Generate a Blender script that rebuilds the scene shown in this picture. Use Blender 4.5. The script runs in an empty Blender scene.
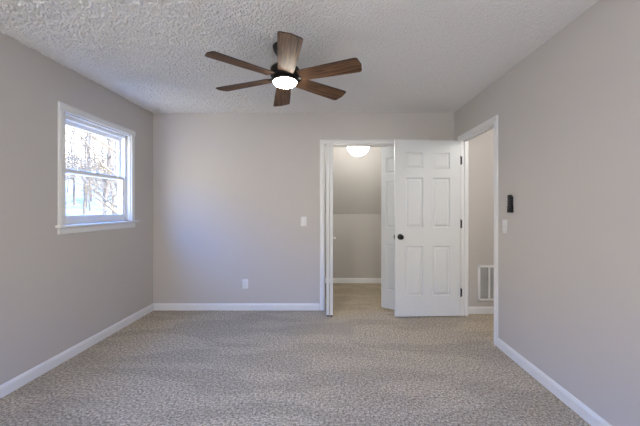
import bpy, bmesh, math, random
from mathutils import Vector, Matrix

S = bpy.context.scene
COL = S.collection
R = math.radians
PI = math.pi

# ------------------------------------------------------------------ camera
FPX = 325.0
cam_d = bpy.data.cameras.new('camera')
cam = bpy.data.objects.new('camera', cam_d)
COL.objects.link(cam)
cam.location = (0, 0, 1.26)
cam.rotation_euler = (R(90), 0, 0)
cam_d.sensor_width = 36
cam_d.lens = FPX / 640 * 36
cam_d.shift_x = -11 / 640
cam_d.shift_y = -5 / 640
cam_d.clip_start = 0.02
cam_d.clip_end = 400
S.camera = cam

# ------------------------------------------------------------------ exposure
S.view_settings.view_transform = 'Standard'
S.view_settings.look = 'None'
S.view_settings.gamma = 1
S.view_settings.use_curve_mapping = False
S.view_settings.exposure = 0.17

# ------------------------------------------------------------------ sky
world = bpy.data.worlds.new('sky')
S.world = world
world.use_nodes = True
wn = world.node_tree
wn.nodes.clear()
w_out = wn.nodes.new('ShaderNodeOutputWorld')
w_bg = wn.nodes.new('ShaderNodeBackground')
w_bg.inputs['Strength'].default_value = 7.0
w_tc = wn.nodes.new('ShaderNodeTexCoord')
w_sep = wn.nodes.new('ShaderNodeSeparateXYZ')
w_ramp = wn.nodes.new('ShaderNodeValToRGB')
e = w_ramp.color_ramp.elements
e[0].position = 0.0; e[0].color = (1.0, 0.98, 0.95, 1)
e[1].position = 0.50; e[1].color = (0.23, 1.05, 3.5, 1)
m = w_ramp.color_ramp.elements.new(0.24); m.color = (1.0, 0.94, 0.86, 1)
wn.links.new(w_tc.outputs['Generated'], w_sep.inputs[0])
wn.links.new(w_sep.outputs['Z'], w_ramp.inputs[0])
wn.links.new(w_ramp.outputs[0], w_bg.inputs['Color'])
wn.links.new(w_bg.outputs[0], w_out.inputs[0])


def light(name, kind, loc, energy, color, rot=(0, 0, 0), **kw):
    d = bpy.data.lights.new(name, kind)
    d.energy = energy
    d.color = color
    for k, v in kw.items():
        setattr(d, k, v)
    o = bpy.data.objects.new(name, d)
    o.location = loc
    o.rotation_euler = rot
    COL.objects.link(o)
    return o


# sun on the woods outside (the house itself keeps it out of the room)
sun = light('sun', 'SUN', (8, 2, 12), 22, (1.0, 0.93, 0.82), angle=R(0.6))
sun.rotation_euler = Vector((-0.82, 0.30, -0.48)).to_track_quat('-Z', 'Y').to_euler()

# sky portal at the left window, then warm fill lights added behind the viewer
light('window_portal', 'AREA', (-2.24, 3.11, 1.585), 1, (1, 1, 1), rot=(0, R(-90), 0),
      shape='RECTANGLE', size=0.92, size_y=0.87).data.cycles.is_portal = True
REAR_W = [(-1.15,), (0.55,)]
for (rx,) in REAR_W:
    light('rear_fill', 'AREA', (rx, -0.93, 1.5), 9, (1.0, 0.92, 0.82),
          rot=(R(90), 0, 0), shape='RECTANGLE', size=0.9, size_y=1.25)
# hall ceiling lamp
light('hall_lamp', 'POINT', (2.2, 2.55, 2.2), 25, (1.0, 0.97, 0.92), shadow_soft_size=0.14)


# ------------------------------------------------------------------ materials
def new_mat(name):
    mt = bpy.data.materials.new(name)
    mt.use_nodes = True
    nt = mt.node_tree
    b = nt.nodes['Principled BSDF']
    return mt, nt, b


def flat(name, col, rough=0.5, metal=0.0, spec=0.5, mottle=0.03, scale=6.0, bump=0.0, bscale=200.0):
    mt, nt, b = new_mat(name)
    tc = nt.nodes.new('ShaderNodeTexCoord')
    n = nt.nodes.new('ShaderNodeTexNoise')
    n.inputs['Scale'].default_value = scale
    n.inputs['Detail'].default_value = 3
    rp = nt.nodes.new('ShaderNodeValToRGB')
    rp.color_ramp.elements[0].color = (*[c * (1 - mottle) for c in col], 1)
    rp.color_ramp.elements[1].color = (*[min(1, c * (1 + mottle)) for c in col], 1)
    rp.color_ramp.elements[0].position = 0.3
    rp.color_ramp.elements[1].position = 0.7
    nt.links.new(tc.outputs['Object'], n.inputs['Vector'])
    nt.links.new(n.outputs['Fac'], rp.inputs[0])
    nt.links.new(rp.outputs[0], b.inputs['Base Color'])
    b.inputs['Roughness'].default_value = rough
    b.inputs['Metallic'].default_value = metal
    b.inputs['Specular IOR Level'].default_value = spec
    if bump:
        n2 = nt.nodes.new('ShaderNodeTexNoise')
        n2.inputs['Scale'].default_value = bscale
        bp = nt.nodes.new('ShaderNodeBump')
        bp.inputs['Strength'].default_value = bump
        bp.inputs['Distance'].default_value = 0.002
        nt.links.new(tc.outputs['Object'], n2.inputs['Vector'])
        nt.links.new(n2.outputs['Fac'], bp.inputs['Height'])
        nt.links.new(bp.outputs[0], b.inputs['Normal'])
    return mt


def emit(name, col, strength):
    mt, nt, b = new_mat(name)
    b.inputs['Base Color'].default_value = (*col, 1)
    b.inputs['Emission Color'].default_value = (*col, 1)
    b.inputs['Emission Strength'].default_value = strength
    b.inputs['Roughness'].default_value = 0.4
    return mt


M = {}
M['wall'] = flat('greige_wall_paint', (0.525, 0.496, 0.472), rough=0.75, spec=0.25, mottle=0.012, scale=1.2, bump=0.12, bscale=160)
M['closet_wall'] = flat('closet_wall_paint', (0.50, 0.475, 0.44), rough=0.8, spec=0.2, mottle=0.012, scale=1.2)
M['trim'] = flat('white_trim_paint', (0.74, 0.74, 0.735), rough=0.38, mottle=0.01)
M['door'] = flat('white_door_paint', (0.64, 0.655, 0.655), rough=0.42, mottle=0.01, bump=0.05, bscale=90)
M['vinyl'] = flat('white_window_vinyl', (0.82, 0.83, 0.85), rough=0.35, mottle=0.01)
M['plate'] = flat('white_plastic', (0.72, 0.72, 0.72), rough=0.3, mottle=0.0)
M['slot'] = flat('dark_slot', (0.03, 0.03, 0.03), rough=0.6, mottle=0.0)
M['black'] = flat('oil_rubbed_black_metal', (0.018, 0.016, 0.015), rough=0.38, metal=0.6, mottle=0.1)
M['black_plastic'] = flat('black_plastic', (0.008, 0.008, 0.009), rough=0.6, spec=0.3, mottle=0.05)
M['button'] = flat('grey_button', (0.07, 0.07, 0.08), rough=0.5, mottle=0.0)
M['chrome'] = flat('brushed_nickel', (0.55, 0.53, 0.5), rough=0.3, metal=1.0, mottle=0.03)
M['screw'] = flat('painted_screw', (0.7, 0.7, 0.7), rough=0.4, mottle=0.0)
M['grille'] = flat('grey_backing', (0.14, 0.14, 0.145), rough=0.9, mottle=0.1, scale=60)
M['bark'] = flat('pale_bark', (0.095, 0.075, 0.050), rough=0.9, mottle=0.35, scale=9)
M['twig'] = flat('pale_twig', (0.12, 0.093, 0.058), rough=0.9, mottle=0.3, scale=5)
M['leaf_litter'] = flat('leaf_litter', (0.20, 0.135, 0.062), rough=0.95, mottle=0.5, scale=1.6)
M['lens'] = emit('glowing_lens', (1.0, 0.92, 0.78), 112.0)
M['globe'] = emit('glowing_globe', (1.0, 0.985, 0.955), 30.0)


def glass_mat():
    mt = bpy.data.materials.new('window_glass')
    mt.use_nodes = True
    nt = mt.node_tree
    nt.nodes.clear()
    out = nt.nodes.new('ShaderNodeOutputMaterial')
    mix = nt.nodes.new('ShaderNodeMixShader')
    tr = nt.nodes.new('ShaderNodeBsdfTransparent')
    tr.inputs['Color'].default_value = (0.97, 0.98, 0.98, 1)
    gl = nt.nodes.new('ShaderNodeBsdfGlossy')
    gl.inputs['Roughness'].default_value = 0.02
    mix.inputs[0].default_value = 0.05
    nt.links.new(tr.outputs[0], mix.inputs[1])
    nt.links.new(gl.outputs[0], mix.inputs[2])
    nt.links.new(mix.outputs[0], out.inputs[0])
    return mt


M['glass'] = glass_mat()


def popcorn_mat():
    mt, nt, b = new_mat('popcorn_ceiling')
    b.inputs['Base Color'].default_value = (0.74, 0.725, 0.71, 1)
    b.inputs['Roughness'].default_value = 0.95
    b.inputs['Specular IOR Level'].default_value = 0.1
    return mt


M['ceiling'] = popcorn_mat()


def carpet_mat():
    mt, nt, b = new_mat('speckled_carpet')
    L = nt.links.new
    tc = nt.nodes.new('ShaderNodeTexCoord')
    n = nt.nodes.new('ShaderNodeTexNoise')
    n.inputs['Scale'].default_value = 98
    n.inputs['Detail'].default_value = 5
    n.inputs['Roughness'].default_value = 0.95
    rp = nt.nodes.new('ShaderNodeValToRGB')
    els = rp.color_ramp.elements
    els[0].position = 0.415; els[0].color = (0.150, 0.113, 0.078, 1)
    els[1].position = 0.585; els[1].color = (0.78, 0.665, 0.48, 1)
    mid = els.new(0.5); mid.color = (0.440, 0.365, 0.258, 1)
    L(tc.outputs['Object'], n.inputs['Vector'])
    nb = nt.nodes.new('ShaderNodeTexNoise')
    nb.inputs['Scale'].default_value = 60
    nb.inputs['Detail'].default_value = 2
    L(tc.outputs['Object'], nb.inputs['Vector'])
    mxn = nt.nodes.new('ShaderNodeMix')
    mxn.inputs['Factor'].default_value = 0.30
    L(n.outputs['Fac'], mxn.inputs[2])
    L(nb.outputs['Fac'], mxn.inputs[3])
    L(mxn.outputs[0], rp.inputs[0])
    # the nap brushed one way or the other by the vacuum cleaner
    mp = nt.nodes.new('ShaderNodeMapping')
    mp.inputs['Rotation'].default_value = (0, 0, R(14))
    mp.inputs['Scale'].default_value = (0.75, 2.1, 1)
    mp.inputs['Location'].default_value = (3.3, 1.7, 0)
    n2 = nt.nodes.new('ShaderNodeTexNoise')
    n2.inputs['Scale'].default_value = 1.5
    n2.inputs['Detail'].default_value = 1.5
    n2.inputs['Distortion'].default_value = 0.8
    r2 = nt.nodes.new('ShaderNodeValToRGB')
    r2.color_ramp.elements[0].position = 0.44; r2.color_ramp.elements[0].color = (0.85, 0.85, 0.85, 1)
    r2.color_ramp.elements[1].position = 0.53; r2.color_ramp.elements[1].color = (0.99, 0.99, 0.99, 1)
    L(tc.outputs['Object'], mp.inputs[0])
    L(mp.outputs[0], n2.inputs['Vector'])
    L(n2.outputs['Fac'], r2.inputs[0])
    mx = nt.nodes.new('ShaderNodeMix'); mx.data_type = 'RGBA'; mx.blend_type = 'MULTIPLY'
    mx.inputs['Factor'].default_value = 1.0
    L(rp.outputs[0], mx.inputs[6])
    L(r2.outputs[0], mx.inputs[7])
    L(mx.outputs[2], b.inputs['Base Color'])
    b.inputs['Roughness'].default_value = 1.0
    b.inputs['Specular IOR Level'].default_value = 0.05
    b.inputs['Sheen Weight'].default_value = 0.15
    n3 = nt.nodes.new('ShaderNodeTexNoise')
    n3.inputs['Scale'].default_value = 160
    n3.inputs['Detail'].default_value = 3
    bp = nt.nodes.new('ShaderNodeBump')
    bp.inputs['Strength'].default_value = 0.8
    bp.inputs['Distance'].default_value = 0.008
    L(tc.outputs['Object'], n3.inputs['Vector'])
    L(n3.outputs['Fac'], bp.inputs['Height'])
    L(bp.outputs[0], b.inputs['Normal'])
    return mt


M['carpet'] = carpet_mat()


def wood_mat():
    """Fan blade: weathered brown oak, grain along the blade's own x axis."""
    mt, nt, b = new_mat('weathered_oak_blade')
    L = nt.links.new
    tc = nt.nodes.new('ShaderNodeTexCoord')
    mp = nt.nodes.new('ShaderNodeMapping')
    mp.inputs['Scale'].default_value = (2.2, 38, 10)
    n = nt.nodes.new('ShaderNodeTexNoise')
    n.inputs['Scale'].default_value = 2.0
    n.inputs['Detail'].default_value = 6
    n.inputs['Distortion'].default_value = 0.9
    rp = nt.nodes.new('ShaderNodeValToRGB')
    els = rp.color_ramp.elements
    els[0].position = 0.3; els[0].color = (0.028, 0.015, 0.009, 1)
    els[1].position = 0.72; els[1].color = (0.25, 0.135, 0.075, 1)
    md = els.new(0.5); md.color = (0.115, 0.062, 0.036, 1)
    L(tc.outputs['Object'], mp.inputs[0]); L(mp.outputs[0], n.inputs['Vector'])
    L(n.outputs['Fac'], rp.inputs[0]); L(rp.outputs[0], b.inputs['Base Color'])
    b.inputs['Roughness'].default_value = 0.55
    b.inputs['Specular IOR Level'].default_value = 0.12
    return mt


M['wood'] = wood_mat()
M['edge'] = flat('dark_blade_edge', (0.03, 0.02, 0.015), rough=0.5, mottle=0.1)


# ------------------------------------------------------------------ mesh helpers
class MB:
    def __init__(self):
        self.bm = bmesh.new()

    def box(self, x0, x1, y0, y1, z0, z1, bevel=0.0, seg=2):
        t = bmesh.new()
        vs = [t.verts.new((x, y, z)) for x in (x0, x1) for y in (y0, y1) for z in (z0, z1)]
        for f in ((0, 1, 3, 2), (4, 6, 7, 5), (0, 4, 5, 1), (2, 3, 7, 6), (0, 2, 6, 4), (1, 5, 7, 3)):
            t.faces.new([vs[i] for i in f])
        if bevel:
            bmesh.ops.bevel(t, geom=t.edges[:], offset=bevel, segments=seg, profile=0.5, affect='EDGES')
        bmesh.ops.recalc_face_normals(t, faces=t.faces[:])
        self._take(t)
        return self

    def _take(self, t, mat=None):
        if mat is not None:
            bmesh.ops.transform(t, matrix=mat, verts=t.verts[:])
        me = bpy.data.meshes.new('tmp')
        t.to_mesh(me)
        t.free()
        self.bm.from_mesh(me)
        bpy.data.meshes.remove(me)

    def lathe(self, prof, seg=32, mat=None):
        """prof: list of (r, z) turned about z."""
        t = bmesh.new()
        rings = []
        for r, z in prof:
            if r < 1e-6:
                rings.append([t.verts.new((0, 0, z))])
            else:
                rings.append([t.verts.new((r * math.cos(2 * PI * k / seg), r * math.sin(2 * PI * k / seg), z)) for k in range(seg)])
        for a, b in zip(rings, rings[1:]):
            for k in range(seg):
                q = [a[k % len(a)], a[(k + 1) % len(a)], b[(k + 1) % len(b)], b[k % len(b)]]
                q = list(dict.fromkeys(q))
                if len(q) > 2:
                    t.faces.new(q)
        for rg in (rings[0], rings[-1]):
            if len(rg) > 2:
                t.faces.new(rg)
        bmesh.ops.recalc_face_normals(t, faces=t.faces[:])
        self._take(t, mat)
        return self

    def tube(self, pts, radii, seg=6):
        t = bmesh.new()
        rings = []
        n = len(pts)
        pts = [Vector(p) for p in pts]
        for i, p in enumerate(pts):
            d = (pts[min(i + 1, n - 1)] - pts[max(i - 1, 0)]).normalized()
            up = Vector((0, 0, 1)) if abs(d.z) < 0.9 else Vector((1, 0, 0))
            a = d.cross(up).normalized()
            b = d.cross(a).normalized()
            rings.append([t.verts.new(p + radii[i] * (a * math.cos(2 * PI * k / seg) + b * math.sin(2 * PI * k / seg))) for k in range(seg)])
        for a, b in zip(rings, rings[1:]):
            for k in range(seg):
                t.faces.new((a[k], a[(k + 1) % seg], b[(k + 1) % seg], b[k]))
        t.faces.new(rings[0]); t.faces.new(rings[-1])
        bmesh.ops.recalc_face_normals(t, faces=t.faces[:])
        self._take(t)
        return self

    def prism(self, outline, depth, mat=None, bevel=0.0, seg=2):
        """closed 2-D outline (x, y) extruded from z=0 to depth."""
        t = bmesh.new()
        a = [t.verts.new((x, y, 0)) for x, y in outline]
        b = [t.verts.new((x, y, depth)) for x, y in outline]
        t.faces.new(a); t.faces.new(b)
        n = len(a)
        for k in range(n):
            t.faces.new((a[k], a[(k + 1) % n], b[(k + 1) % n], b[k]))
        bmesh.ops.recalc_face_normals(t, faces=t.faces[:])
        if bevel:
            bmesh.ops.bevel(t, geom=[ed for ed in t.edges if abs(ed.verts[0].co.z - ed.verts[1].co.z) < 1e-6], offset=bevel, segments=seg, affect='EDGES')
        self._take(t, mat)
        return self

    def profile_run(self, prof, p0, p1, out_dir, up=(0, 0, 1)):
        """sweep a profile (d, h) from p0 to p1; d along out_dir, h along up."""
        t = bmesh.new()
        o = Vector(out_dir); u = Vector(up)
        A = [t.verts.new(Vector(p0) + o * d + u * h) for d, h in prof]
        B = [t.verts.new(Vector(p1) + o * d + u * h) for d, h in prof]
        t.faces.new(A); t.faces.new(B)
        n = len(A)
        for k in range(n):
            t.faces.new((A[k], A[(k + 1) % n], B[(k + 1) % n], B[k]))
        bmesh.ops.recalc_face_normals(t, faces=t.faces[:])
        self._take(t)
        return self

    def build(self, name, mat, parent=None, smooth=False, loc=None, rot=None):
        me = bpy.data.meshes.new(name)
        self.bm.to_mesh(me)
        self.bm.free()
        if smooth:
            for p in me.polygons:
                p.use_smooth = True
            try:
                me.set_sharp_from_angle(angle=R(40))
            except Exception:
                pass
        me.materials.append(mat)
        o = bpy.data.objects.new(name, me)
        COL.objects.link(o)
        if parent:
            o.parent = parent
        if loc is not None:
            o.location = loc
        if rot is not None:
            o.rotation_euler = rot
        return o


def tag(o, label=None, cat=None, group=None, kind=None):
    for k, v in (('label', label), ('category', cat), ('group', group), ('kind', kind)):
        if v:
            o[k] = v
    return o


def thing(name, label, cat, loc=(0, 0, 0), rot=(0, 0, 0), group=None, kind=None):
    o = bpy.data.objects.new(name, None)
    o.empty_display_size = 0.1
    COL.objects.link(o)
    o.location = loc
    o.rotation_euler = rot
    return tag(o, label, cat, group, kind)


def struct(o, label, cat):
    return tag(o, label, cat, kind='structure')


# ------------------------------------------------------------------ dimensions
XL, XR = -2.197, 1.52
YB, YR = 4.012, -0.9
H = 2.44
WT = 0.10                       # outer wall thickness
PT = 0.076                      # partition to the hall
DY0, DY1, DH = 3.015, 3.80, 2.05       # doorway in the right wall (jamb faces)
CX0, CX1, CH = -0.075, 1.155, 2.045    # closet opening (jamb faces)
JT = 0.016
WY0, WY1, WZ0, WZ1 = 2.675, 3.56, 1.12, 2.055   # window opening in the left wall
CYB = 5.46                      # closet back wall
HX = 2.75                       # hall far side
HYE = 3.88                      # hall end wall
HY0 = 1.2

# ------------------------------------------------------------------ room shell
struct(MB().box(XL - WT, HX + WT, YR - WT, CYB + WT, -0.12, 0).build('floor', M['carpet']),
       'speckled beige cut pile carpet with vacuum tracks covering the whole floor', 'floor')


def popcorn_ceiling():
    """the slab, and below it the sprayed-on popcorn as real bumps."""
    import numpy as np
    rng = np.random.default_rng(3)
    step = 0.0034
    y_start = 1.35
    xs_ = np.arange(XL - 0.01, XR + 0.012, step)
    ys_ = np.arange(y_start, YB + 0.012, step)
    a = rng.standard_normal((len(ys_), len(xs_)))

    def blur(z, sig):
        r_ = int(3 * sig) + 1
        k_ = np.exp(-np.arange(-r_, r_ + 1) ** 2 / (2 * sig * sig)); k_ /= k_.sum()
        z = np.apply_along_axis(lambda v: np.convolve(v, k_, 'same'), 0, z)
        return np.apply_along_axis(lambda v: np.convolve(v, k_, 'same'), 1, z)
    h1 = blur(a, 0.88); h1 /= h1.std()
    h2 = blur(rng.standard_normal(a.shape), 2.4); h2 /= h2.std()
    hh_ = np.clip(1.0 * h1 + 0.10 * h2 + 1.1, 0, 3.3) * POPCORN
    X, Y = np.meshgrid(xs_, ys_)
    # bumps heightened on the window side to stand in for its raking light
    u_ = np.clip((X + 1.6) / 2.2, 0, 1)
    hh_ = hh_ * (1 - 0.78 * u_ * u_ * (3 - 2 * u_))
    co = np.stack([X, Y, H - 0.0015 - hh_], -1).reshape(-1, 3)
    ny_, nx_ = X.shape
    idx = np.arange(ny_ * nx_).reshape(ny_, nx_)
    q = np.stack([idx[:-1, :-1], idx[1:, :-1], idx[1:, 1:], idx[:-1, 1:]], -1).reshape(-1, 4)
    n0 = len(co)
    bx = [(x, y, z) for x in (XL - WT, HX + WT) for y in (YR - WT, YB + WT) for z in (H + 0.001, H + 0.12)]
    bq = [(0, 1, 3, 2), (4, 6, 7, 5), (0, 4, 5, 1), (2, 3, 7, 6), (0, 2, 6, 4), (1, 5, 7, 3)]
    co = np.concatenate([co, np.array(bx)])
    q = np.concatenate([q, np.array(bq) + n0])
    me = bpy.data.meshes.new('ceiling')
    me.vertices.add(len(co)); me.vertices.foreach_set('co', co.astype(np.float32).ravel())
    me.loops.add(q.size); me.loops.foreach_set('vertex_index', q.astype(np.int32).ravel())
    me.polygons.add(len(q)); me.polygons.foreach_set('loop_start', np.arange(0, q.size, 4, dtype=np.int32))
    me.update(calc_edges=True)
    me.validate()
    me.materials.append(M['ceiling'])
    me.polygons.foreach_set('use_smooth', np.arange(len(q)) < len(q) - 6)
    o = bpy.data.objects.new('ceiling', me)
    COL.objects.link(o)
    return o


POPCORN = 0.0047
struct(popcorn_ceiling(), 'white popcorn textured ceiling above the empty bedroom', 'ceiling')

w = MB()
w.box(XL - WT, XL, YR - WT, WY0, 0, H).box(XL - WT, XL, WY1, YB + WT, 0, H)
w.box(XL - WT, XL, WY0, WY1, 0, WZ0).box(XL - WT, XL, WY0, WY1, WZ1, H)
struct(w.build('wall_left', M['wall']), 'greige painted wall with the white framed window', 'wall')

w = MB()
w.box(XL, CX0 - JT, YB, YB + WT, 0, H).box(CX1 + JT, XR + PT, YB, YB + WT, 0, H)
w.box(CX0 - JT, CX1 + JT, YB, YB + WT, CH + JT, H)
struct(w.build('wall_back', M['wall']), 'greige painted wall with the closet opening, facing the viewer', 'wall')

w = MB()
w.box(XR, XR + PT, YR, DY0 - JT, 0, H).box(XR, XR + PT, DY1 + JT, YB, 0, H)
w.box(XR, XR + PT, DY0 - JT, DY1 + JT, DH + JT, H)
struct(w.build('wall_right', M['wall']), 'plain greige painted wall with the doorway to the hall', 'wall')

w = MB()
rw = 0.45
xs = [XL] + [v for (rx,) in REAR_W for v in (rx - rw, rx + rw)] + [XR + PT]
for k in range(0, len(xs), 2):
    w.box(xs[k], xs[k + 1], YR - WT, YR, 0, H)
for (rx,) in REAR_W:
    w.box(rx - rw, rx + rw, YR - WT, YR, 0, 0.875).box(rx - rw, rx + rw, YR - WT, YR, 2.125, H)
struct(w.build('wall_rear', M['wall']), 'greige wall with two added fill-light windows behind the viewer', 'wall')

# hall behind the right wall
struct(MB().box(XR + PT, HX, HYE, HYE + WT, 0, H).build('wall_hall_end', M['wall']),
       'beige hall wall seen through the doorway, carrying the return vent', 'wall')
struct(MB().box(HX, HX + WT, HY0 - WT, HYE + WT, 0, H).build('wall_hall_side', M['wall']), 'far side wall of the hall', 'wall')
struct(MB().box(XR + PT, HX, HY0 - WT, HY0, 0, H).build('wall_hall_near', M['wall']), 'near end wall of the hall', 'wall')

# closet with the sloped ceiling under the roof
CL, CR, CZ = -0.60, 1.42, 2.20
KH = 1.16
SY = CYB - (CZ - KH) / math.tan(R(62))
struct(MB().box(CL - 0.08, CR + 0.08, CYB, CYB + WT, 0, KH + 0.1).build('wall_closet_back', M['closet_wall']),
       'low beige knee wall at the rear of the closet', 'wall')
w = MB()
w.box(CL - 0.08, CL, YB + WT, CYB, 0, H)
struct(w.build('wall_closet_left', M['closet_wall']), 'left side wall inside the closet', 'wall')
struct(MB().box(CR, CR + 0.08, YB + WT, CYB, 0, H).build('wall_closet_right', M['closet_wall']), 'right side wall inside the closet', 'wall')
w = MB()
w.profile_run([(0, 0), (SY - CYB, CZ - KH), (YB + WT - CYB, CZ - KH), (YB + WT - CYB, CZ - KH + 0.1),
               (SY - CYB + 0.06, CZ - KH + 0.1), (0.1, 0.0)], (CL, CYB, KH), (CR, CYB, KH), (0, 1, 0))
struct(w.build('ceiling_closet', M['closet_wall']), 'sloped ceiling inside the closet following the roof', 'ceiling')

# ------------------------------------------------------------------ baseboards
BP = [(0, 0), (0.014, 0), (0.014, 0.062), (0.011, 0.070), (0.008, 0.078), (0.004, 0.083), (0, 0.083)]


def baseboard(name, p0, p1, out, label):
    return struct(MB().profile_run(BP, p0, p1, out).build(name, M['trim']), label, 'baseboard')


baseboard('baseboard_left', (XL, YR, 0), (XL, YB, 0), (1, 0, 0), 'white baseboard below the window wall')
baseboard('baseboard_back', (XL + 0.014, YB, 0), (CX0 - 0.066, YB, 0), (0, -1, 0), 'white baseboard below the switch and outlet')
baseboard('baseboard_back_corner', (CX1 + 0.066, YB, 0), (XR, YB, 0), (0, -1, 0), 'white baseboard stub behind the open door')
baseboard('baseboard_right', (XR, YR, 0), (XR, DY0 - 0.066, 0), (-1, 0, 0), 'white baseboard from the doorway towards the viewer')
baseboard('baseboard_hall', (XR + PT + 0.016, HYE, 0), (HX, HYE, 0), (0, -1, 0), 'white baseboard in the hall below the return vent')
baseboard('baseboard_closet', (CL, CYB, 0), (CR, CYB, 0), (0, -1, 0), 'white baseboard at the rear of the closet')

# ------------------------------------------------------------------ casings
CP = [(0, 0), (0.011, 0), (0.016, 0.006), (0.016, 0.040), (0.012, 0.052), (0.009, 0.058), (0, 0.058)]   # (out, away from opening)


def casing_y_wall(mb, y0, y1, x0, x1, zt, out):
    """casing round an opening in a wall of constant y (faces out = (0,-1,0))."""
    g = 0.004
    mb.profile_run(CP, (x0 - g, y0, 0), (x0 - g, y0, zt + 0.0), out, (-1, 0, 0))
    mb.profile_run(CP, (x1 + g, y0, 0), (x1 + g, y0, zt + 0.0), out, (1, 0, 0))
    mb.profile_run(CP, (x0 - g - 0.058, y0, zt), (x1 + g + 0.058, y0, zt), out, (0, 0, 1))


# closet trim
t = MB()
casing_y_wall(t, YB, YB, CX0, CX1, CH + 0.004, (0, -1, 0))
tr = struct(t.build('trim_closet_casing', M['trim']), 'white casing round the closet opening', 'trim')
t = MB()
t.box(CX0 - JT, CX0, YB, YB + WT, 0, CH).box(CX1, CX1 + JT, YB, YB + WT, 0, CH)
t.box(CX0 - JT, CX1 + JT, YB, YB + WT, CH, CH + JT)
jb = struct(t.build('trim_closet_jamb', M['trim']), 'white jamb lining the closet opening', 'trim')
MB().box(CX0, CX1, YB + 0.025, YB + 0.058, CH - 0.022, CH).build('bifold_track', M['chrome'], jb)

# doorway trim (room side)
t = MB()
g = 0.004
o_ = (-1, 0, 0)
t.profile_run(CP, (XR, DY0 - g, 0), (XR, DY0 - g, DH), o_, (0, -1, 0))
t.profile_run(CP, (XR, DY1 + g, 0), (XR, DY1 + g, DH), o_, (0, 1, 0))
t.profile_run(CP, (XR, DY0 - g - 0.058, DH), (XR, DY1 + g + 0.058, DH), o_, (0, 0, 1))
struct(t.build('trim_doorway_casing', M['trim']), 'white casing round the doorway to the hall', 'trim')
t = MB()
t.box(XR, XR + PT, DY0 - JT, DY0, 0, DH).box(XR, XR + PT, DY1, DY1 + JT, 0, DH)
t.box(XR, XR + PT, DY0 - JT, DY1 + JT, DH, DH + JT)
# door stop strips
t.box(XR + 0.040, XR + 0.075, DY0, DY0 + 0.011, 0, DH).box(XR + 0.040, XR + 0.075, DY1 - 0.011, DY1, 0, DH)
t.box(XR + 0.040, XR + 0.075, DY0, DY1, DH - 0.011, DH)
dj = struct(t.build('trim_doorway_jamb', M['trim']), 'white jamb and stop lining the hall doorway', 'trim')
MB().box(XR - 0.003, XR + 0.03, DY0, DY0 + 0.0025, 0.90, 0.96).build('strike_plate', M['black'], dj)
# casing on the hall side of the far jamb
t = MB()
t.profile_run(CP, (XR + PT, DY1 + g, 0), (XR + PT, DY1 + g, DH), (1, 0, 0), (0, 1, 0))
struct(t.build('trim_hall_casing', M['trim']), 'white casing on the hall side of the doorway', 'trim')


# ------------------------------------------------------------------ panelled doors
def panel_slab(w_, h_, th, rects):
    """moulded slab: x 0..w, y 0..th (both faces moulded), z 0..h. rects: (x0, x1, z0, z1)."""
    t = bmesh.new()
    xs = sorted({0.0, w_, *[v for r in rects for v in r[:2]]})
    zs = sorted({0.0, h_, *[v for r in rects for v in r[2:]]})

    def is_panel(xa, xb, za, zb):
        for r in rects:
            if abs(xa - r[0]) < 1e-5 and abs(xb - r[1]) < 1e-5 and abs(za - r[2]) < 1e-5 and abs(zb - r[3]) < 1e-5:
                return True
        return False

    for yy, sgn in ((0.0, 1), (th, -1)):
        for xa, xb in zip(xs, xs[1:]):
            for za, zb in zip(zs, zs[1:]):
                if not is_panel(xa, xb, za, zb):
                    t.faces.new([t.verts.new(p) for p in ((xa, yy, za), (xb, yy, za), (xb, yy, zb), (xa, yy, zb))])
                    continue
                prev = None
                for ins, dep in ((0, 0), (0.004, 0.003), (0.010, 0.0125), (0.018, 0.0125), (0.040, 0.0025)):
                    ring = [t.verts.new((x, yy + sgn * dep, z)) for x, z in
                            ((xa + ins, za + ins), (xb - ins, za + ins), (xb - ins, zb - ins), (xa + ins, zb - ins))]
                    if prev:
                        for k in range(4):
                            t.faces.new((prev[k], prev[(k + 1) % 4], ring[(k + 1) % 4], ring[k]))
                    prev = ring
                t.faces.new(prev)
    for (a, b) in (((0, 0), (w_, 0)), ((w_, 0), (w_, h_)), ((w_, h_), (0, h_)), ((0, h_), (0, 0))):
        t.faces.new([t.verts.new(p) for p in ((a[0], 0, a[1]), (b[0], 0, b[1]), (b[0], th, b[1]), (a[0], th, a[1]))])
    bmesh.ops.remove_doubles(t, verts=t.verts[:], dist=1e-5)
    bmesh.ops.recalc_face_normals(t, faces=t.faces[:])
    mb = MB()
    mb._take(t)
    return mb


DW, DHT, DT = 0.765, 2.025, 0.035


def rows(h_):
    k = h_ / 2.03
    return [(0.235 * k, 0.81 * k), (1.02 * k, 1.60 * k), (1.70 * k, 1.89 * k)]


# bedroom door: local x from hinge (0) to free edge (DW); closed it would run along -Y from the far jamb
rects = []
for z0, z1 in rows(DHT):
    rects.append((0.120, 0.325, z0, z1))
    rects.append((0.435, 0.640, z0, z1))
door = panel_slab(DW, DHT, DT, rects).build('door_1', M['door'])
struct(door, 'white six panel bedroom door standing open in front of the closet', 'door')
door.location = (1.494, 3.792, 0.014)
door.rotation_euler = (0, 0, R(180) + R(2.6))
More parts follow.
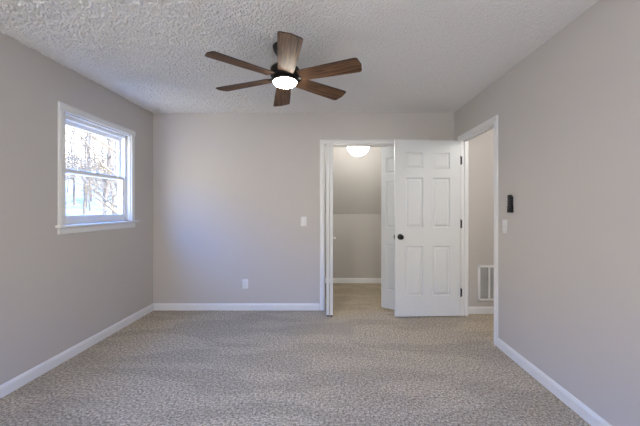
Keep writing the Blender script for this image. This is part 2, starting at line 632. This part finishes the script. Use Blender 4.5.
# knobs on both faces
KX, KZ = DW - 0.062, 0.915
kp = [(0.033, 0), (0.033, 0.004), (0.030, 0.008), (0.013, 0.011), (0.0115, 0.030), (0.018, 0.036), (0.026, 0.043), (0.0285, 0.052),
      (0.026, 0.061), (0.018, 0.067), (0.008, 0.069), (0, 0.069)]
k1 = MB().lathe(kp, 28).build('door_knob', M['black'], door, smooth=True, loc=(KX, DT, KZ), rot=(R(-90), 0, 0))
k2 = MB().lathe(kp, 28).build('door_knob', M['black'], door, smooth=True, loc=(KX, 0, KZ), rot=(R(90), 0, 0))
MB().box(DW, DW + 0.0015, 0.005, 0.030, KZ - 0.029, KZ + 0.029).box(DW, DW + 0.010, 0.010, 0.025, KZ - 0.010, KZ + 0.010, 0.002).build('latch', M['black'], door)
for hz in (0.26, 1.06, 1.80):
    hb = MB()
    hb.lathe([(0.0, -0.048), (0.0085, -0.048), (0.0085, 0.048), (0.0, 0.048)], 14, Matrix.Translation((-0.018, 0.006, hz)))
    hb.lathe([(0.0, 0.048), (0.004, 0.048), (0.005, 0.053), (0.0, 0.056)], 12, Matrix.Translation((-0.018, 0.006, hz)))
    hb.box(-0.0028, -0.0002, 0.0, 0.031, hz - 0.045, hz + 0.045)
    hb.box(-0.034, -0.0005, 0.002, 0.005, hz - 0.045, hz + 0.045)
    hb.build('hinge', M['black'], door)

# closet bifold doors: each a folded pair of one-panel-wide leaves
BW, BH, BT = 0.303, 1.995, 0.034


def bifold_leaf(name, parent, p0, p1, side):
    """leaf whose axis runs from p0 to p1 in plan; its thickness lies to the given side."""
    rr = [(0.058, BW - 0.058, z0 - 0.01, z1) for z0, z1 in rows(BH)]
    o = panel_slab(BW, BH, BT, rr).build(name, M['door'], parent)
    ang = math.atan2(p1[1] - p0[1], p1[0] - p0[0])
    o.rotation_euler = (0, 0, ang)
    n = Vector((-math.sin(ang), math.cos(ang)))
    off = n * (0 if side > 0 else -BT)
    o.location = (p0[0] + off.x, p0[1] + off.y, 0.022)
    return o


small_knob = [(0.009, 0), (0.008, 0.012), (0.014, 0.017), (0.0165, 0.024), (0.014, 0.031), (0.006, 0.034), (0, 0.034)]
TY = YB + 0.042


def bifold(name, label, pivot, apex, apex_l, lead, s_pivot, s_lead, knob_u):
    r = thing(name, label, 'door', (pivot[0], pivot[1], 0), kind='structure')
    P = (0, 0); A = (apex[0] - pivot[0], apex[1] - pivot[1]); B = (apex_l[0] - pivot[0], apex_l[1] - pivot[1]); Ld = (lead[0] - pivot[0], lead[1] - pivot[1])
    a = bifold_leaf('door_panel', r, P, A, s_pivot)
    b = bifold_leaf('door_panel', r, Ld, B, s_lead)
    ny = BT if s_lead < 0 else 0.0
    # knob on the outer face of the lead leaf
    kn = MB().lathe(small_knob, 20).build('door_knob', M['plate'], b, smooth=True)
    kn.location = (knob_u, ny, 0.885)
    kn.rotation_euler = (R(90), 0, 0) if s_lead > 0 else (R(-90), 0, 0)
    for lf in (a, b):
        MB().box(BW - 0.045, BW - 0.002, 0.004, BT - 0.004, -0.014, 0.001).build('bottom_block', M['black'], lf)  # small black block under the fold end of the leaf
    for q, lf in ((0.03, a), (0.03, b)):
        MB().lathe([(0.0, 0.0), (0.006, 0.0), (0.006, 0.03), (0, 0.03)], 10).build('pivot_pin', M['black'], lf, loc=(q, BT / 2, BH - 0.004))
    MB().lathe([(0.0, -0.021), (0.007, -0.021), (0.007, 0.002), (0, 0.002)], 10).build('floor_pivot', M['black'], a, loc=(0.03, BT / 2, 0))
    return r


# left pair folded almost flat, pointing at the viewer
bifold('door_2', 'white bifold closet door pair folded flat beside the left casing', (-0.054, TY), (-0.054, TY - BW), (0.0215, TY - BW), (0.0215, TY), 1, -1, BW - 0.055)
# right pair half open behind the bedroom door
pj = 0.178
dx = math.sqrt(BW ** 2 - pj ** 2)
bifold('door_3', 'white bifold closet door pair half folded behind the open bedroom door', (1.148, TY), (1.148 - dx, TY - pj), (1.118 - dx, TY - pj), (1.118 - 2 * dx, TY), -1, 1, BW - 0.055)

# ------------------------------------------------------------------ window
# casing, stool and apron belong to the window
wf = MB()
o_ = (1, 0, 0)
wp = [(0, 0), (0.012, 0), (0.018, 0.007), (0.018, 0.046), (0.013, 0.058), (0.010, 0.063), (0, 0.063)]
wf.profile_run(wp, (XL, WY0, WZ0), (XL, WY0, WZ1), o_, (0, -1, 0))
wf.profile_run(wp, (XL, WY1, WZ0), (XL, WY1, WZ1), o_, (0, 1, 0))
wf.profile_run(wp, (XL, WY0 - 0.063, WZ1), (XL, WY1 + 0.063, WZ1), o_, (0, 0, 1))
win = wf.build('window_1', M['trim'])
struct(win, 'white double hung window looking out on bare woods', 'window')
s = MB()
s.box(XL - 0.03, XL + 0.045, WY0 - 0.085, WY1 + 0.095, WZ0 - 0.022, WZ0, 0.006)
s.build('window_stool', M['trim'], win, smooth=True)
MB().profile_run([(0, 0), (0.010, 0), (0.016, 0.008), (0.016, 0.055), (0, 0.055)], (XL, WY0 - 0.063, WZ0 - 0.077), (XL, WY1 + 0.063, WZ0 - 0.077), (1, 0, 0)).build('window_apron', M['trim'], win)
# jamb lining and the vinyl frame with its two tracks
FX0 = XL - WT - 0.02
j = MB()
j.box(XL - 0.045, XL, WY0, WY0 + 0.012, WZ0, WZ1).box(XL - 0.045, XL, WY1 - 0.012, WY1, WZ0, WZ1).box(XL - 0.045, XL, WY0, WY1, WZ1 - 0.012, WZ1)
j.build('window_jamb', M['trim'], win)
FW = 0.034
j = MB()
j.box(FX0, XL - 0.038, WY0 + 0.004, WY0 + FW, WZ0, WZ1).box(FX0, XL - 0.038, WY1 - FW, WY1 - 0.004, WZ0, WZ1)
j.box(FX0, XL - 0.038, WY0 + 0.004, WY1 - 0.004, WZ1 - 0.040, WZ1 - 0.004).box(FX0, XL - 0.038, WY0 + 0.004, WY1 - 0.004, WZ0, WZ0 + 0.018)
for yy in (WY0 + FW, WY1 - FW - 0.007):
    j.box(XL - 0.078, XL - 0.070, yy, yy + 0.007, WZ0, WZ1)
    j.box(XL - 0.040, XL - 0.034, yy, yy + 0.007, WZ0, WZ1)
j.build('window_frame', M['vinyl'], win)


def sash(xc, z0, z1, rail_t, rail_b, name):
    y0, y1 = WY0 + FW - 0.003, WY1 - FW + 0.003
    st = 0.036
    hx = 0.013
    f = MB()
    f.box(xc - hx, xc + hx, y0, y0 + st, z0, z1, 0.004, 1).box(xc - hx, xc + hx, y1 - st, y1, z0, z1, 0.004, 1)
    f.box(xc - hx, xc + hx, y0 + st - 0.004, y1 - st + 0.004, z0, z0 + rail_b, 0.004, 1)
    f.box(xc - hx, xc + hx, y0 + st - 0.004, y1 - st + 0.004, z1 - rail_t, z1, 0.004, 1)
    so = f.build(name, M['vinyl'], win)
    MB().box(xc - 0.003, xc + 0.003, y0 + st - 0.006, y1 - st + 0.006, z0 + rail_b - 0.006, z1 - rail_t + 0.006).build('pane', M['glass'], so)
    return so


ZM = 1.578
up = sash(XL - 0.095, ZM - 0.018, WZ1 - 0.036, 0.040, 0.036, 'upper_sash')
lo = sash(XL - 0.056, WZ0 + 0.015, ZM + 0.018, 0.036, 0.062, 'lower_sash')
lk = MB()
lk.box(XL - 0.085, XL - 0.045, 3.10, 3.15, ZM + 0.018, ZM + 0.024, 0.002, 1)
lk.lathe([(0.0, 0), (0.012, 0), (0.012, 0.012), (0, 0.014)], 14, Matrix.Translation((XL - 0.066, 3.125, ZM + 0.022)))
lk.build('sash_lock', M['vinyl'], lo)

# two unseen windows added in the rear wall to carry the fill lights
for i, (rx,) in enumerate(REAR_W):
    f = MB()
    f.profile_run(wp, (rx - rw, YR, 0.875), (rx - rw, YR, 2.125), (0, 1, 0), (-1, 0, 0))
    f.profile_run(wp, (rx + rw, YR, 0.875), (rx + rw, YR, 2.125), (0, 1, 0), (1, 0, 0))
    f.profile_run(wp, (rx - rw - 0.063, YR, 2.125), (rx + rw + 0.063, YR, 2.125), (0, 1, 0), (0, 0, 1))
    f.profile_run(wp, (rx - rw - 0.063, YR, 0.875), (rx + rw + 0.063, YR, 0.875), (0, 1, 0), (0, 0, -1))
    wo = f.build('window_%d' % (i + 2), M['trim'])
    struct(wo, 'white framed window added for fill light in the rear wall, ' + ('nearer the left wall' if i == 0 else 'nearer the right wall'), 'window')

# ------------------------------------------------------------------ ceiling fan
FZ = 2.375
FXc = -46.6 / 325 * FZ
fan = thing('ceiling_fan', 'dark bronze ceiling fan with six brown wood blades and lit lens', 'ceiling fan', (FXc, FZ, H), (R(-2.3), R(-1.35), 0))
BZ = -0.235            # blade plane below the ceiling
MB().lathe([(0, 0), (0.085, 0), (0.085, -0.012), (0.078, -0.035), (0.060, -0.062), (0.030, -0.075), (0, -0.075)], 40).build('canopy', M['black'], fan, smooth=True, rot=(R(2.3), R(1.35), 0))
MB().lathe([(0, -0.07), (0.015, -0.07), (0.015, -0.13), (0.026, -0.135), (0.026, -0.155), (0, -0.155)], 24).build('downrod', M['black'], fan, smooth=True)
MB().lathe([(0, -0.148), (0.060, -0.148), (0.090, -0.156), (0.105, -0.172), (0.105, -0.215), (0.100, -0.228), (0.088, -0.232), (0, -0.232)], 48).build('motor_housing', M['black'], fan, smooth=True)
MB().lathe([(0, -0.230), (0.080, -0.230), (0.086, -0.236), (0.091, -0.244), (0.091, -0.262), (0.088, -0.266), (0, -0.266)], 48).build('light_ring', M['black'], fan, smooth=True)
MB().lathe([(0.0, -0.258), (0.085, -0.262), (0.085, -0.267), (0.081, -0.274), (0.068, -0.285), (0.045, -0.292), (0.02, -0.2955), (0, -0.296)], 48).build('lens', M['lens'], fan, smooth=True)


def blade_mesh():
    r0, r1 = 0.115, 0.560
    w0, w1 = 0.056, 0.074
    top, n = [], 10
    pts = [(r0, -w0), (r0 + 0.2, -w0 - 0.010), (r1 - 0.03, -w1)]
    # rounded tip
    cr = 0.022
    for k in range(6):
        a = -PI / 2 + k / 5 * PI / 2
        pts.append((r1 - cr + cr * math.cos(a), -w1 + cr + cr * math.sin(a)))
    pts.append((r1 + 0.010, 0))
    for k in range(6):
        a = k / 5 * PI / 2
        pts.append((r1 - cr + cr * math.cos(a), w1 - cr + cr * math.sin(a)))
    pts += [(r1 - 0.03, w1), (r0 + 0.2, w0 + 0.010), (r0, w0)]
    mb = MB()
    mb.prism(pts, 0.007, Matrix.Translation((0, 0, -0.0035)), bevel=0.0015, seg=1)
    return mb


b0 = None
b_arm = None
for k in range(6):
    # angle measured from the direction towards the viewer, turning to the right
    th = R(11.3 + 60 * k)
    ang = -PI / 2 + th
    if b0 is None:
        b0 = blade_mesh().build('blade', M['wood'], fan)
        b0.data.materials.append(M['edge'])
        for p in b0.data.polygons:
            if abs(p.normal.z) < 0.8:
                p.material_index = 1
        am = MB()
        am.prism([(0.070, -0.024), (0.105, -0.022), (0.150, -0.040), (0.165, -0.040), (0.165, 0.040), (0.150, 0.040), (0.105, 0.022), (0.070, 0.024)], 0.005, Matrix.Translation((0, 0, 0.0040)), bevel=0.0012, seg=1)
        b_arm = am.build('blade_bracket', M['black'], b0)
        bl = b0
    else:
        bl = b0.copy(); COL.objects.link(bl); bl.parent = fan
        c = b_arm.copy(); COL.objects.link(c); c.parent = bl
    bl.rotation_mode = 'XYZ'
    mtx = Matrix.Rotation(ang, 4, 'Z') @ Matrix.Rotation(R(-12), 4, 'X')
    bl.location = (0, 0, BZ)
    bl.rotation_euler = mtx.to_euler()

# ------------------------------------------------------------------ closet lamp
lam = thing('closet_ceiling_light', 'round white glowing globe light on the closet ceiling', 'ceiling light', (0.355, 4.265, CZ))
MB().lathe([(0, 0), (0.085, 0), (0.085, -0.015), (0.078, -0.022), (0, -0.022)], 32).build('base', M['plate'], lam, smooth=True)
gp = [(0.0, -0.02), (0.075, -0.02), (0.080, -0.032)]
for k in range(12):
    a = R(38 - k * (128 / 11))
    gp.append((0.145 * math.cos(a), -0.124 + 0.145 * math.sin(a) * (0.93)))
gp[-1] = (0.0, gp[-1][1])
MB().lathe(gp, 40).build('globe', M['globe'], lam, smooth=True)


# ------------------------------------------------------------------ wall plates
def wall_switch(label, loc, rotz):
    """local: plate lies on y=0 and faces -y."""
    r = thing('light_switch', label, 'light switch', loc, (0, 0, rotz), group='light switches')
    MB().box(-0.036, 0.036, -0.006, 0.0, -0.0585, 0.0585, 0.003).build('plate', M['plate'], r, smooth=True)
    t_ = MB()
    t_.box(-0.0055, 0.0055, -0.008, -0.0055, -0.0125, 0.0125, 0.001, 1)
    t_.prism([(0, 0), (0.014, 0.002), (0.014, 0.0065), (0, 0.009)], 0.009,
             Matrix.Translation((0.0045, -0.007, -0.003)) @ Matrix(((0, 0, -1, 0), (-1, 0, 0, 0), (0, 1, 0, 0), (0, 0, 0, 1))))
    t_.build('toggle', M['plate'], r)
    for z in (-0.030, 0.030):
        MB().lathe([(0, 0), (0.0032, 0), (0.0028, 0.0012), (0, 0.0015)], 12).build('screw', M['screw'], r, loc=(0, -0.006, z), rot=(R(90), 0, 0))
    return r


wall_switch('white toggle light switch on the back wall beside the closet casing', (-0.336, YB, 1.095), 0)
wall_switch('white toggle light switch below the black remote on the right wall', (XR, 2.835, 1.10), R(-90))

ol = thing('wall_outlet', 'white duplex outlet low on the back wall above the baseboard', 'outlet', (-1.058, YB, 0.324))
MB().box(-0.036, 0.036, -0.006, 0.0, -0.0585, 0.0585, 0.003).build('plate', M['plate'], ol, smooth=True)
for z in (-0.0195, 0.0195):
    out = [(0.0175 * math.cos(a), max(-0.0135, min(0.0135, 0.0175 * math.sin(a)))) for a in [2 * PI * k / 28 for k in range(28)]]
    rc = MB().prism(out, 0.002, Matrix.Translation((0, -0.006, z)) @ Matrix.Rotation(R(90), 4, 'X')).build('receptacle', M['plate'], ol)
    sl = MB()
    sl.box(-0.0075, -0.0055, -0.0085, -0.0078, z - 0.001, z + 0.008).box(0.0055, 0.0075, -0.0085, -0.0078, z, z + 0.007)
    sl.lathe([(0, 0), (0.0024, 0), (0.0024, 0.0007), (0, 0.0007)], 10, Matrix.Translation((0, -0.0078, z - 0.007)) @ Matrix.Rotation(R(90), 4, 'X'))
    sl.build('slot', M['slot'], rc)
MB().lathe([(0, 0), (0.0032, 0), (0.0028, 0.0012), (0, 0.0015)], 12).build('screw', M['screw'], ol, loc=(0, -0.006, 0), rot=(R(90), 0, 0))

# ------------------------------------------------------------------ fan remote in its cradle
rm = thing('fan_remote', 'black remote control in a wall cradle above the switch, beside the doorway', 'remote', (XR, 2.733, 1.297), (0, 0, R(-90)))
MB().box(-0.026, 0.026, -0.008, 0.0, -0.060, 0.060, 0.003).box(-0.029, -0.0245, -0.024, 0.0, -0.072, -0.02, 0.002).box(0.0245, 0.029, -0.024, 0.0, -0.072, -0.02, 0.002).box(-0.029, 0.029, -0.026, 0.0, -0.076, -0.068, 0.002).build('cradle', M['black_plastic'], rm, smooth=True)
rb = MB().box(-0.0242, 0.0242, -0.026, -0.008, -0.068, 0.073, 0.007, 3).build('remote_body', M['black_plastic'], rm, smooth=True)
for r_, z in enumerate((0.052, 0.030, 0.008, -0.014, -0.036)):
    for x in ((-0.009, 0.009) if r_ else (0.0,)):
        MB().lathe([(0, 0), (0.0052, 0), (0.0046, 0.0015), (0, 0.002)], 14).build('button', M['button'], rb, loc=(x, -0.026, z), rot=(R(90), 0, 0))

# ------------------------------------------------------------------ return-air vent in the hall
VX0, VX1, VZ0, VZ1 = 1.752, 2.020, 0.155, 0.575
vt = thing('return_air_vent', 'white louvred return air vent low on the hall wall', 'vent', ((VX0 + VX1) / 2, HYE, VZ0))
hw, hh = (VX1 - VX0) / 2, VZ1 - VZ0
f = MB()
fw = 0.026
f.box(-hw, -hw + fw, -0.012, 0, 0, hh, 0.003).box(hw - fw, hw, -0.012, 0, 0, hh, 0.003)
f.box(-hw, hw, -0.012, 0, 0, fw, 0.003).box(-hw, hw, -0.012, 0, hh - fw, hh, 0.003)
f.box(-0.009, 0.009, -0.0115, 0, fw - 0.002, hh - fw + 0.002)
f.build('frame', M['vinyl'], vt)
MB().box(-hw + 0.01, hw - 0.01, -0.002, -0.0005, 0.01, hh - 0.01).build('backing', M['grille'], vt)  # dark grey sheet behind the louvres
for sx in (-1, 1):
    xa, xb = (-hw + fw - 0.001, -0.008) if sx < 0 else (0.008, hw - fw + 0.001)
    lv = MB()
    z = fw + 0.006
    while z < hh - fw - 0.004:
        lv.profile_run([(0.0035, 0.0045), (0.0042, 0.0053), (0.0098, 0.0018), (0.0090, 0.001)], (xa, 0, z), (xb, 0, z), (0, -1, 0))
        z += 0.0125
    lv.build('louvre_bank', M['trim'], vt)

# ------------------------------------------------------------------ outside: hillside and bare woods
random.seed(7)


def ground_z(x, y):
    d = math.hypot(x, y)
    return -3.0 + max(0, d - 9) * 0.125 + 0.25 * math.sin(x * 0.35) * math.cos(y * 0.3)


t = bmesh.new()
nx, ny = 40, 46
gv = [[t.verts.new((x, y, ground_z(x, y))) for y in [1 + 90 * (j_ / ny) ** 1.2 for j_ in range(ny + 1)]] for x in [-3.2 - 70 * (i / nx) ** 1.2 for i in range(nx + 1)]]
for i in range(nx):
    for j_ in range(ny):
        t.faces.new((gv[i][j_], gv[i][j_ + 1], gv[i + 1][j_ + 1], gv[i + 1][j_]))
bmesh.ops.recalc_face_normals(t, faces=t.faces[:])
for f_ in t.faces:
    if f_.normal.z < 0:
        f_.normal_flip()
mb = MB(); mb._take(t)
struct(mb.build('ground', M['leaf_litter'], smooth=True), 'leaf covered hillside in the woods outside the window', 'ground')


def make_tree(kind):
    """one tree of a kind; base at the origin."""
    random.seed(kind * 13 + 5)
    hgt = random.uniform(11, 15)
    r0 = random.uniform(0.07, 0.13)
    trunk = MB(); crown = MB()
    pts, rad = [], []
    lean = Vector((random.uniform(-0.05, 0.05), random.uniform(-0.05, 0.05), 1))
    n = 9
    for k in range(n + 1):
        f_ = k / n
        pts.append(Vector((lean.x * hgt * f_ + random.uniform(-1, 1) * 0.10, lean.y * hgt * f_ + random.uniform(-1, 1) * 0.10, hgt * f_ - 0.3)))
        rad.append(r0 * (1 - 0.82 * f_))
    trunk.tube(pts, rad, 8)

    def limb(p, d, length, r, lvl):
        ps, rs = [p], [r]
        q = p.copy()
        seg = 4
        for k in range(seg):
            d = (d + Vector((random.uniform(-.3, .3), random.uniform(-.3, .3), random.uniform(-.12, .28)))).normalized()
            q = q + d * length / seg
            ps.append(q.copy()); rs.append(r * (1 - 0.8 * (k + 1) / seg))
        crown.tube(ps, rs, 5 if lvl == 0 else 4)
        if lvl < 2:
            for k in range(6 if lvl == 0 else 4):
                i_ = random.randint(1, seg)
                dd = (d + Vector((random.uniform(-.9, .9), random.uniform(-.9, .9), random.uniform(-.3, .7)))).normalized()
                limb(ps[i_], dd, length * random.uniform(0.35, 0.6), rs[i_] * 0.6 + 0.003, lvl + 1)

    for k in range(46):
        f_ = random.uniform(0.22, 0.98)
        i_ = min(n - 1, int(f_ * n)); u = f_ * n - i_
        p = pts[i_].lerp(pts[i_ + 1], u)
        a = random.uniform(0, 2 * PI)
        d = Vector((math.cos(a), math.sin(a), random.uniform(0.1, 0.8))).normalized()
        limb(p, d, hgt * random.uniform(0.10, 0.20) * (1.15 - 0.5 * f_), r0 * (1 - 0.8 * f_) * 0.4 + 0.006, 0)
    root = thing('bare_tree', 'leafless pale tree in the woods outside the window', 'tree', group='bare trees in the woods')
    trunk.build('trunk', M['bark'], root, smooth=True)
    crown.build('crown', M['twig'], root)
    return root


protos = [make_tree(k) for k in range(4)]
random.seed(21)
spots = []
for k in range(46):
    best = None
    for _ in range(60):
        d = math.sqrt(random.uniform(11 ** 2, 64 ** 2))
        az = R(random.uniform(27, 45))
        x, y = -d * math.sin(az), d * math.cos(az)
        near = min([math.hypot(x - a, y - b) for a, b in spots] + [99])
        if best is None or near > best[0]:
            best = (near, x, y)
    spots.append(best[1:])
for k, (x, y) in enumerate(spots):
    src = protos[k % 4]
    if k < 4:
        o = src
    else:
        o = src.copy(); COL.objects.link(o)
        for ch in list(src.children):
            c = ch.copy(); COL.objects.link(c); c.parent = o
    o.location = (x, y, ground_z(x, y))
    o.rotation_euler = (0, 0, random.uniform(0, 2 * PI))
